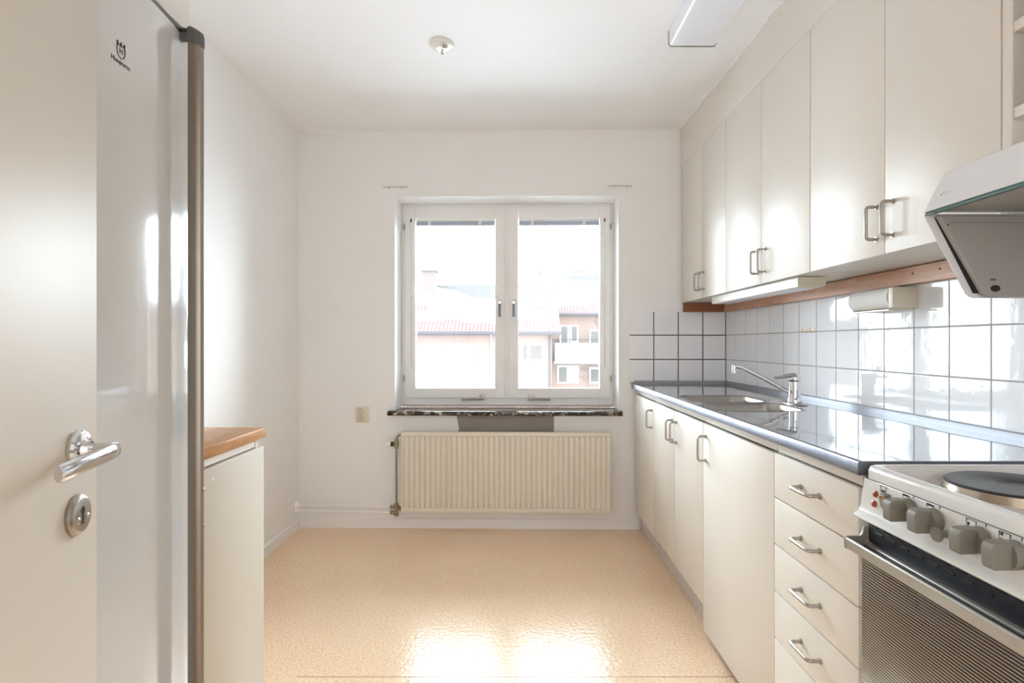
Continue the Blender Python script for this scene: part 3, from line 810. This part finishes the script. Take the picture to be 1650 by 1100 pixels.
# control panel
panel = [(.7255, .8690), (.7175, .815), (.713, .803), (.704, .797), (.7025, .7925), (.706, .789), (.735, .787), (.741, .79), (.741, .8690)]
cp = obj('control_panel', MB().prism(panel, 'y', sa, sb), ENAMEL, K, ang=50, bev=.001)
obj('panel_gap', MB().box(.7285, .74, sa+.002, sb-.002, .8688, .8716), DARK, K)
def panel_x(z): return .7255+(z-.8690)*(.7255-.7175)/(.8690-.815)
def knob(y, z=.8435, grip=True):
    x = panel_x(z); r = .0208
    m = MB().lathe([(r, 0), (r, -.012), (r-.0015, -.0155), (r-.006, -.0165), (0, -.0165)], (x-.0006, y, z), 'x', 36)
    k = obj('knob', m, GREYP, cp)
    # grip: a blade whose side is seen from the camera
    g = []
    for (dx, dz) in ([(-.012, -r+.002)]+[(-.040, -r*.93), (-.0435, -r*.80), (-.0445, r*.50), (-.041, r*.82), (-.035, r*.95)]+[(-.012-.006*math.sin(t), r*.96) for t in (1.2, .5)]+[(-.012, r-.002)]):
        g.append((x+dx, z+dz))
    m2 = MB().prism(g, 'y', y-.0105, y+.0105)
    obj('grip', m2, GREYP, k, bev=.0015)
    return k
ky = [1.053, .988, .8915, .8286]
ks = [knob(y) for y in ky]
RX = Matrix.Rotation(PI/2, 4, 'X')   # text standing in XZ plane facing -Y
for kk, y in ((ks[2], ky[2]), (ks[3], ky[3])):
    for (t, dz) in (('1', .007), ('2', -.009)):
        yy = y-math.sqrt(.0208**2-dz**2)-.0004
        ang = math.asin(dz/.0208)
        M = Matrix.Translation((panel_x(.842)-.0065, yy, .842+dz)) @ Matrix.Rotation(-ang, 4, 'X') @ RX
        text_part('numeral', t, .0075, M, PRINT, kk)
for (t, dz) in (('2', -.007), ('0', -.0125)):
    y = ky[1]; yy = y-math.sqrt(.0208**2-dz**2)-.0004
    M = Matrix.Translation((panel_x(.842)-.0065, yy, .842+dz)) @ Matrix.Rotation(-math.asin(dz/.0208), 4, 'X') @ RX
    text_part('numeral', t, .0065, M, PRINT, ks[1])
x = panel_x(.835)
m = MB().lathe([(.0062, 0), (.0062, -.022), (.0115, -.0235), (.0125, -.0265), (.0115, -.0295), (0, -.0295)], (x-.0006, .948, .8335), 'x', 24)
obj('push_button', m, GREYP, cp)
x = panel_x(.842)
sw = obj('rocker_switch', MB().box(x-.0075, x, 1.107, 1.128, .827, .857, .0015), GREYP, cp)
obj('rocker', MB().prism([(x-.0078, .830), (x-.0098, .831), (x-.0125, .853), (x-.0078, .855)], 'y', 1.1095, 1.1255), mat('light_grey_plastic', lin(150, 146, 136), .4, var=.02), sw, bev=.0008)
obj('red_dot', MB().lathe([(0, -.0014), (.0026, -.0014), (.0026, .001)], (x-.0122, 1.1175, .849), 'x', 12), mat('red_mark', lin(190, 70, 40), .4, var=.03), sw)
for z in (.846, .8265):
    x = panel_x(z)
    obj('indicator_light', MB().lathe([(.0066, .001), (.0066, -.0012), (.0056, -.0036), (.0025, -.0052), (0, -.0054)], (x, 1.1525, z), 'x', 20), AMBER, cp)
# printed pictograms
m = MB()
def outline(y, z, w, h, t=.0009):
    x = panel_x(z)-.0003
    for (a, b, c, d_) in ((y-w/2, y+w/2, z+h/2-t, z+h/2), (y-w/2, y+w/2, z-h/2, z-h/2+t), (y-w/2, y-w/2+t, z-h/2, z+h/2), (y+w/2-t, y+w/2, z-h/2, z+h/2)):
        xx = panel_x((c+d_)/2); m.box(xx-.0005, xx+.0006, a, b, c, d_)
def fill(y, z, w, h):
    xx = panel_x(z); m.box(xx-.0006, xx+.0008, y-w/2, y+w/2, z-h/2, z+h/2)
outline(1.133, .8608, .018, .0115); fill(1.133, .8575, .013, .003)
outline(1.068, .8605, .016, .010) if False else None
outline(1.0685, .8620, .0165, .0105); fill(1.0685, .8652, .013, .0028)
outline(1.006, .8620, .0165, .0105); fill(1.006, .8652, .013, .0028)
outline(.9155, .8620, .020, .0110); outline(.8530, .8620, .020, .0110)
for (y, z) in ((.9205, .8600), (.8580, .8640)):
    xx = panel_x(z); m.lathe([(0, -.0007), (.0024, -.0007), (.0024, .0005)], (xx, y, z), 'x', 14)
for y in ky: fill(y-.004, .8665, .0010, .0045)
obj('pictogram', m, PRINT, cp)
# vent strip
vent = [(.7285, .7865), (.7275, .7475), (.7285, .7400), (.7415, .7400), (.7415, .7865)]
vg = obj('vent_grille', MB().prism(vent, 'y', sa+.012, sb-.010), BLACK, K)
m = MB()
for row, z in enumerate((.7775, .7640)):
    k = 0; y = sb-.022-(.012 if row else 0)
    while y > sa+.05:
        m.box(.7262, .7285, y-.023, y, z-.0032, z+.0032, .0012, 1); y -= .0375
obj('vent_slot', m, mat('vent_deep_black', lin(6, 6, 8), .6, var=.05), vg)
# oven door
od = obj('oven_door', MB().box(.7195, .7405, sa+.006, sb-.004, .150, .7375), HANDG, K, bev=.002)
obj('door_glass', MB().box(.7155, .7193, sa+.010, sb-.008, .155, .722, .0008), OVENG, od)
m = MB().prism([(.6825, .749), (.6805, .7465), (.6825, .7265), (.6865, .7245), (.716, .7245), (.716, .7285), (.6895, .7295), (.6865, .749)], 'y', sa+.008, sb-.006)
for (a, b) in ((sb-.0095, sb-.0035), (sa+.0035, sa+.0095)):
    m.prism([(.6805, .7265), (.6805, .7485), (.684, .751), (.712, .751), (.7165, .757), (.7195, .769), (.7275, .771), (.7275, .7245), (.684, .7245)], 'y', a, b)
obj('door_handle', m, HANDG, od, bev=.0012)
m = MB().box(.6895, .7265, sa+.012, sb-.012, .7297, .7335); m.box(.700, .7015, sa+.012, sb-.012, .7335, .7345); m.box(.712, .7135, sa+.012, sb-.012, .7335, .7345)
obj('handle_tray', m, BLACK, od)
obj('storage_drawer', MB().box(.7195, .7415, sa+.006, sb-.004, .045, .145), ENAMEL, K, bev=.002)

# ------------------------------------------------------------------ left side: low cabinet with oak top
L_ = thing('low_cabinet', 'low cabinet with cream door beyond the fridge', 'cabinet', (-1.04, 1.5, 0))
obj('carcass', MB().box(-1.342, -.7545, 1.322, 1.690, .10, .868), CARC, L_)
obj('plinth', MB().box(-1.33, -.79, 1.324, 1.685, .001, .099), PLINTH, L_)
dd = obj('door', MB().box(-.7535, -.7355, 1.322, 1.6945, .005, .8465, .0012), mat('shaded_cream_laminate', lin(208, 200, 187), .4, spec=.4, var=.006), L_)  # cream laminate darkened, the shade on this front is put into its colour
obj('front_rail', MB().box(-.7543, -.742, 1.322, 1.673, .851, .868), TRIM, L_)
obj('rail_pin', MB().box(-.7545, -.7415, 1.648, 1.651, .848, .870), NICKEL, L_)
for z in (.808, .7255):
    obj('knob', MB().lathe([(.0075, 0), (.0075, .002), (.004, .004), (.004, .010), (.0065, .013), (.0065, .017), (.003, .0195), (0, .0195)], (-.7355, 1.3325, z), 'x', 18), NICKEL, dd)
obj('hole_plug', MB().lathe([(.0055, 0), (.0045, .0015), (0, .0015)], (-.7355, 1.406, .8165), 'x', 16), WHITEP, dd)
ob = MB().box(-1.343, -.731, 1.318, 1.700, .8725, .900, .0015)
tag(obj('oak_worktop', ob, OAK), 'small oak butcher block worktop on the low cabinet', 'worktop')

# ------------------------------------------------------------------ fridge
Fg = thing('refrigerator', 'tall glossy white refrigerator with long metal handle', 'refrigerator', (-1.03, 1.0, 0))
f0, f1, fc = .705, 1.3045, 1.005
def fxx(y): return -.7055-.27*(y-fc)**2
front = [(fxx(f0+(f1-f0)*k/28), f0+(f1-f0)*k/28) for k in range(29)]
front[0] = (front[0][0]-.003, f0); front[-1] = (front[-1][0]-.003, f1)
poly = front+[(-.765, f1), (-.765, f0)]
m = MB().prism(poly, 'z', .09, 1.818)
fd = obj('door', m, FRIDGE, Fg, bev=.0015)
poly2 = [(x-.004, y) for x, y in front]+[(-.765, f1-.002), (-.765, f0+.002)]
obj('top_trim', MB().prism(poly2, 'z', 1.8185, 1.831), DKGREY, fd)
obj('body', MB().box(-1.340, -.767, f0+.002, f1-.003, .03, 1.822, .004), FRIDGEB, Fg)
obj('base_grille', MB().box(-.80, -.7675, f0+.004, f1-.005, .002, .085), DKGREY, Fg)
# handle
hy, hx = 1.247, -.687
sect = [(hx-.0155, hy-.006), (hx-.013, hy-.011), (hx-.002, hy-.0135), (hx+.004, hy-.013), (hx+.013, hy-.008), (hx+.0155, hy), (hx+.012, hy+.008), (hx, hy+.011), (hx-.012, hy+.008), (hx-.0155, hy)]
hb = obj('handle', MB().prism(sect, 'z', .30, 1.797), FHAND, fd, ang=30)
m = MB(); bm = m.bm
sc_ = lambda s_, z, dx=0: [bm.verts.new((hx+dx+(p[0]-hx)*s_, hy+(p[1]-hy)*s_, z+(p[0]-hx)*(-.35))) for p in sect]
rg = [sc_(1.10, 1.790), sc_(1.10, 1.812), sc_(1.0, 1.820, -.001), sc_(.7, 1.8245, -.002)]
for A, B in zip(rg, rg[1:]):
    for k in range(len(A)): bm.faces.new((A[k], A[(k+1) % len(A)], B[(k+1) % len(B)], B[k]))
bm.faces.new(rg[0][::-1]); bm.faces.new(rg[-1])
m.prism([(-.7285, 1.800), (-.7285, 1.816), (hx-.006, 1.817), (hx-.006, 1.804)], 'y', hy-.006, hy+.008)
obj('handle_cap', m, DKGREY, hb)
m = MB().prism([(-.7285, 1.225), (-.733, 1.297), (-.704, 1.262), (-.702, 1.24)], 'z', 1.8195, 1.8235)
m.prism([(-.7285, .31), (-.7285, .326), (hx-.006, .326), (hx-.006, .31)], 'y', hy-.006, hy+.008)
obj('handle_bracket', m, DKGREY, hb)
# emblem and lettering
xs_ = fxx(1.033)+.0006
MT = lambda y, z: Matrix(((0, 0, 1, fxx(y)+.0007), (1, 0, 0, y), (0, 1, 0, z), (0, 0, 0, 1)))
text_part('logo_lettering', 'Husqvarna', .0118, MT(1.0335, 1.6495), PRINT, fd)
cu = fd
text_part('logo_initial', 'H', .0135, MT(1.0345, 1.6700), PRINT, fd)
m = MB(); cz, cy = 1.6705, 1.0345
shield = [(-.0085, .0095), (-.0095, .002), (-.0090, -.0045), (-.0060, -.0095), (0, -.0125), (.0060, -.0095), (.0090, -.0045), (.0095, .002), (.0085, .0095), (.004, .0082), (0, .0078), (-.004, .0082), (-.0085, .0095)]
m.tube([(xs_, cy+a, cz+b) for a, b in [(p*1.12, q*1.12) for p, q in shield]], .0008, 6)
for a in (-.0085, 0, .0085):
    m.tube([(xs_, cy+a, cz+.008), (xs_, cy+a*1.08, cz+.0145)], .0013, 6)
    m.tube([(xs_, cy+a*1.08-.0018, cz+.0143), (xs_, cy+a*1.08+.0018, cz+.0143)], .0009, 6)
obj('logo_emblem', m, PRINT, fd)

# cabinet above fridge
A_ = thing('overhead_cabinet', 'white cabinet mounted above the refrigerator', 'cabinet', (-1.03, 1.0, 1.845))
obj('carcass', MB().box(-1.342, -.748, .69, 1.297, 1.845, 2.46), HOODW, A_)
obj('door', MB().box(-.7475, -.7305, .69, 1.298, 1.842, 2.458, .001), WHITEP, A_)

# ------------------------------------------------------------------ door at left
e1 = Vector((.199, -.98, 0)).normalized(); e2 = Vector((-e1.y, e1.x, 0))
DF = Matrix(((e1.x, e2.x, 0, -.5735), (e1.y, e2.y, 0, .793), (0, 0, 1, 0), (0, 0, 0, 1)))
D = thing('door_1', 'open cream painted door at the left edge of the room', 'door', (.4, -.02, .008), kind='structure', frame=DF)
obj('door_leaf', MB().box(0, .80, -.040, 0, .008, 2.03, .0015), DOORP, D)
zc = 1.010; xc = .051
ro = obj('handle_rose', MB().lathe([(.026, 0), (.026, .004), (.0235, .0075), (.019, .0085), (.0125, .009), (.0115, .012), (.0105, .016), (0, .016)], (xc, .0004, zc), 'y', 40), CHROME, D)
m = MB(); pts = [(xc, .012, zc), (xc, .036, zc), (xc+.002, .045, zc), (xc+.012, .0505, zc+.0005), (xc+.030, .052, zc+.001), (xc+.070, .052, zc+.0005), (xc+.105, .051, zc-.001), (xc+.132, .049, zc-.003), (xc+.137, .048, zc-.003)]
m.tube(pts, .009, 18, radii=[.0092, .0092, .0100, .0112, .0122, .0122, .0120, .0118, .0105], sx=.88, sy=.46)
obj('door_handle', m, CHROME, D)
kp = obj('keyhole_plate', MB().lathe([(.0265, 0), (.0265, .003), (.0235, .0065), (.0205, .0075), (0, .0075)], (xc+.002, .0004, .927), 'y', 40), NICKEL, D)
m = MB().lathe([(0, .0082), (.0048, .0082), (.0048, .0070)], (xc+.002, 0, .9325), 'y', 18); m.box(xc-.0005, xc+.0045, .0070, .0082, .915, .932)
obj('keyhole', m, DARK, kp)
for s_ in (-1, 1): obj('plate_screw', MB().lathe([(.0046, .0070), (.0046, .0086), (.003, .0096), (0, .0098)], (xc+.002+s_*.0115, 0, .9215), 'y', 16), NICKEL, kp)
for z in (.25, 1.75): obj('hinge', MB().lathe([(.007, -.05), (.007, .05)], (.806, -.002, z), 'z', 14), NICKEL, D)

# ------------------------------------------------------------------ ceiling fittings
C1 = thing('ceiling_rose', 'small round white ceiling rose with hook', 'ceiling rose', (-.32, 2.545, 2.43))
obj('cover', MB().lathe([(.054, 0), (.054, -.006), (.049, -.013), (.036, -.0165), (.033, -.019), (.022, -.0215), (0, -.022)], (-.32, 2.545, H-.0003), 'z', 40), WHITEP, C1)
obj('hook', MB().tube([(-.318, 2.545, H-.02), (-.318, 2.545, H-.033), (-.322, 2.542, H-.040), (-.318, 2.540, H-.047), (-.312, 2.540, H-.044)], .003, 10), NICKEL, C1)
obj('socket_hole', MB().lathe([(.011, 0), (.011, -.006), (.009, -.007), (.0085, -.003), (0, -.003)], (-.303, 2.520, H-.0195), 'z', 20), mat('socket_beige', lin(170, 155, 140), .5, var=.05), C1)
C2 = thing('ceiling_light', 'long white fluorescent ceiling light near the wall cabinets', 'lamp', (.75, 1.84, 2.4))
sec = [(.652, H-.001), (.652, 2.412), (.656, 2.404), (.664, 2.4005), (.836, 2.4005), (.846, 2.404), (.851, 2.412), (.851, H-.001)]
obj('diffuser', MB().prism(sec, 'y', 1.245, 2.434), DIFF, C2)
for (a, b) in ((2.4345, 2.440), (1.239, 1.2445)):
    obj('end_cap', MB().prism([(p[0]+(-.002 if p[0] < .75 else .002), p[1]-(.002 if p[1] < 2.44 else 0)) for p in sec], 'y', a, b), mat('end_cap_grey', lin(120, 116, 108), .4, var=.02), C2)

# ------------------------------------------------------------------ outside
tag(obj('ground', MB().box(-60, 60, 6, 120, -8.2, -8), SNOW, loc=(0, 40, -8.2)), 'snow covered ground between the houses', 'ground', kind='structure')
def house(name, label, fy, x0, x1, ze, ridge_y, ridge_z, rx0, rx1, ex0, ex1, back=.3):
    h = thing(name, label, 'building', ((x0+x1)/2, fy+5, -8), 'houses across the yard')
    by = ridge_y+back
    obj('wall', MB().prism([(fy, -8), (by, -8), (by, ridge_z-.25), (ridge_y, ridge_z-.05), (fy, ze)], 'x', x0, x1), FACADE, h)
    t = .12
    ye = fy-.45; zee = ze-.1
    sl = (ridge_z-zee)/(ridge_y-ye)
    roof = [(ye, zee), (ridge_y, ridge_z), (by+.1, ridge_z-sl*(back+.1)), (by+.1, ridge_z-sl*(back+.1)+t), (ridge_y, ridge_z+t), (ye, zee+t)]
    obj('roof', MB().prism(roof, 'x', ex0, ex1), RTILE, h)
    m = MB().tube([(ex0, ye-.02, zee+.02), (ex1, ye-.02, zee+.02)], .09, 10); obj('gutter', m, GUTTER, h)
    m = MB()
    k = ex0
    while k < ex1: m.lathe([(.12, 0), (.12, .3)], (k, ridge_y, ridge_z+t), 'x', 10); k += .42
    obj('ridge_tile', m, RTILE, h)
    # snow blanket with wavy lower edge, leaves a strip of tiles free
    m = MB(); bm = m.bm; N_ = 60; lo = []; hi = []; lo2 = []
    for k in range(N_+1):
        x = ex0+.05+(ex1-ex0-.1)*k/N_
        y = ye+.95+.22*math.sin(x*1.3)+.12*math.sin(x*3.7+1)
        yt = ridge_y-.35
        lo.append(bm.verts.new((x, y, zee+t+sl*(y-ye)+.02))); lo2.append(bm.verts.new((x, y+.12, zee+t+sl*(y+.12-ye)+.28)))
        hi.append(bm.verts.new((x, yt, zee+t+sl*(yt-ye)+.22)))
    for k in range(N_):
        bm.faces.new((lo[k], lo[k+1], lo2[k+1], lo2[k])); bm.faces.new((lo2[k], lo2[k+1], hi[k+1], hi[k]))
    obj('roof_snow', m, SNOW, h)
    return h, sl, ye, zee+t
hA, sA, yA, zA = house('apartment_house', 'apricot house with long snowy roof and tall chimney', 30, -16, 1.95, 1.74, 35, 4.55, -15, 2.2, -16.3, 2.4)
def on_roof(s_, ye, z_, y): return z_+s_*(y-ye)
def slope_patch(par, s_, ye, z_, pts, m_, name, lift=.26):
    m = MB(); bm = m.bm
    a = [bm.verts.new((x, y, on_roof(s_, ye, z_, y)+lift)) for x, y in pts]; b = [bm.verts.new((x, y, on_roof(s_, ye, z_, y)+lift+.04)) for x, y in pts]
    bm.faces.new(a[::-1]); bm.faces.new(b)
    for i in range(len(pts)): bm.faces.new((a[i], a[(i+1) % len(pts)], b[(i+1) % len(pts)], b[i]))
    return obj(name, m, m_, par)
slope_patch(hA, sA, yA, zA, [(-4.9, 34.3), (1.4, 34.4), (1.2, 33.0), (-.6, 32.6), (-2.2, 32.7), (-3.4, 33.7)], SHEET, 'bare_roof_patch')
slope_patch(hA, sA, yA, zA, [(1.6, 33.2), (2.3, 33.2), (2.35, 32.95), (1.7, 32.9)], RTILE, 'roof_hatch')
slope_patch(hA, sA, yA, zA, [(-5.6, 31.8), (-4.7, 31.8), (-4.7, 31.2), (-5.4, 31.0)], RTILE, 'roof_hatch')
obj('chimney', MB().box(-5.35, -4.55, 33.2, 34.0, 3.0, 5.3).box(-5.45, -4.45, 33.1, 34.1, 5.3, 5.42), mat('pale_brick', (.044, .0345, .0315, 1), .9, var=.08, vscale=4), hA)
obj('chimney', MB().box(.95, 1.65, 31.4, 32.0, 1.6, 3.05).box(.88, 1.72, 31.35, 32.05, 3.05, 3.12), mat('pale_brick_wall', (.044, .0345, .0315, 1), .9, var=.08, vscale=4), hA)
def win(par, x0, x1, z0, z1, y, g=FGLASS, fr=.09):
    w = obj('window', MB().box(x0-fr, x1+fr, y-.05, y, z0-fr, z1+fr), FWHITE, par)
    obj('pane', MB().box(x0, x1, y-.06, y-.0495, z0, z1), g, w)
win(hA, .44, .66, .32, 1.05, 30); win(hA, .80, 1.42, .32, 1.05, 30, mat('curtained_pane', (0.0306, 0.0247, 0.0235, 1), .4, var=.1))
win(hA, -3.35, -2.2, -.2, 1.05, 30, FWHITE)
win(hA, -5.9, -5.0, -.2, 1.05, 30, FWHITE)
obj('downpipe', MB().tube([(1.82, 29.85, 1.6), (1.82, 29.9, -7.9)], .06, 10), GUTTER, hA)
obj('downpipe', MB().tube([(-1.2, 29.85, 1.6), (-1.2, 29.9, -1.5)], .04, 10), FWHITE, hA)
hB, sB, yB_, zB = house('apartment_house', 'taller apricot house with balconies and snowy roof', 36, 1.9, 20, 3.0, 41, 6.25, 2.3, 20, 1.75, 20.3)
slope_patch(hB, sB, yB_, zB, [(3.4, 39.6), (9.8, 39.9), (9.8, 38.4), (6.0, 37.9), (4.6, 38.5)], SHEET, 'bare_roof_patch')
slope_patch(hB, sB, yB_, zB, [(3.9, 40.3), (5.1, 40.3), (4.9, 40.0), (4.1, 40.0)], RTILE, 'roof_hatch')
obj('recess_panel', MB().box(2.35, 3.95, 35.9, 36, 1.4, 2.85).box(2.35, 3.95, 35.9, 36, -2.2, -.05), FACADE2, hB)
win(hB, 2.9, 3.3, .35, 2.2, 35.9); win(hB, 3.55, 3.88, 1.3, 2.2, 35.9)
win(hB, 2.75, 3.25, -1.25, -.32, 35.9); win(hB, 3.42, 3.88, -1.25, -.32, 35.9, mat('curtained_pane_2', (.2, .17, .18, 1), .4, var=.1))
win(hB, 4.75, 5.35, -1.25, -.45, 36); win(hB, 4.75, 5.35, 1.0, 1.9, 36)
bc = obj('balcony', MB().box(2.45, 6.5, 34.9, 35.02, .02, 1.15).box(2.45, 6.5, 34.9, 35.9, -.08, .02), FWHITE, hB)
obj('railing', MB().tube([(2.45, 34.95, 1.38), (6.5, 34.95, 1.38)], .03, 8), GUTTER, bc)

for m_ in (FACADE, FACADE2, RTILE, SHEET, GUTTER, FWHITE, SNOW):
    m_.node_tree.nodes['Principled BSDF'].inputs['Specular IOR Level'].default_value = 0
for m_ in bpy.data.materials:
    if m_.name.startswith(('pale_brick', 'curtained', 'facade_window')): m_.node_tree.nodes['Principled BSDF'].inputs['Specular IOR Level'].default_value = .08
# ------------------------------------------------------------------ light
w = bpy.data.worlds.new('world'); S.world = w; w.use_nodes = True
bg = w.node_tree.nodes['Background']; bg.inputs['Color'].default_value = (.83, .94, 1.02, 1); bg.inputs['Strength'].default_value = 26
def area(name, sx, sy, loc, rot, power, col, portal=False):
    l = bpy.data.lights.new(name, 'AREA'); l.shape = 'RECTANGLE'; l.size = sx; l.size_y = sy; l.energy = power; l.color = col
    o = bpy.data.objects.new(name, l); COL.objects.link(o); o.location = loc; o.rotation_euler = rot
    if portal: l.cycles.is_portal = True
    o['kind'] = 'helper'
    return o
area('window_portal', 1.5, 1.45, (-.05, YB+.36, 1.39), (-PI/2, 0, 0), 1, (1, 1, 1), True)
area('added_rear_fill', 2.2, 1.9, (.1, -2.05, 1.25), (PI/2, 0, 0), 24, (.9, .96, 1))  # added fill light behind the camera, no such source is known

# ------------------------------------------------------------------ camera
cam = bpy.data.cameras.new('camera'); co = bpy.data.objects.new('camera', cam); COL.objects.link(co)
co.location = (0, 0, 1.147); co.rotation_euler = (PI/2, 0, 0)
cam.sensor_width = 36; cam.lens = 930/1650*36
cam.shift_x = -4/1650; cam.shift_y = 3/1650
cam.clip_start = .02; cam.clip_end = 500
S.camera = co
S.view_settings.view_transform = 'Standard'
S.view_settings.look = 'None'
S.view_settings.exposure = .27
S.view_settings.gamma = 1
S.view_settings.use_curve_mapping = False
S.cycles.max_bounces = 14; S.cycles.diffuse_bounces = 12; S.cycles.glossy_bounces = 6; S.cycles.transparent_max_bounces = 12
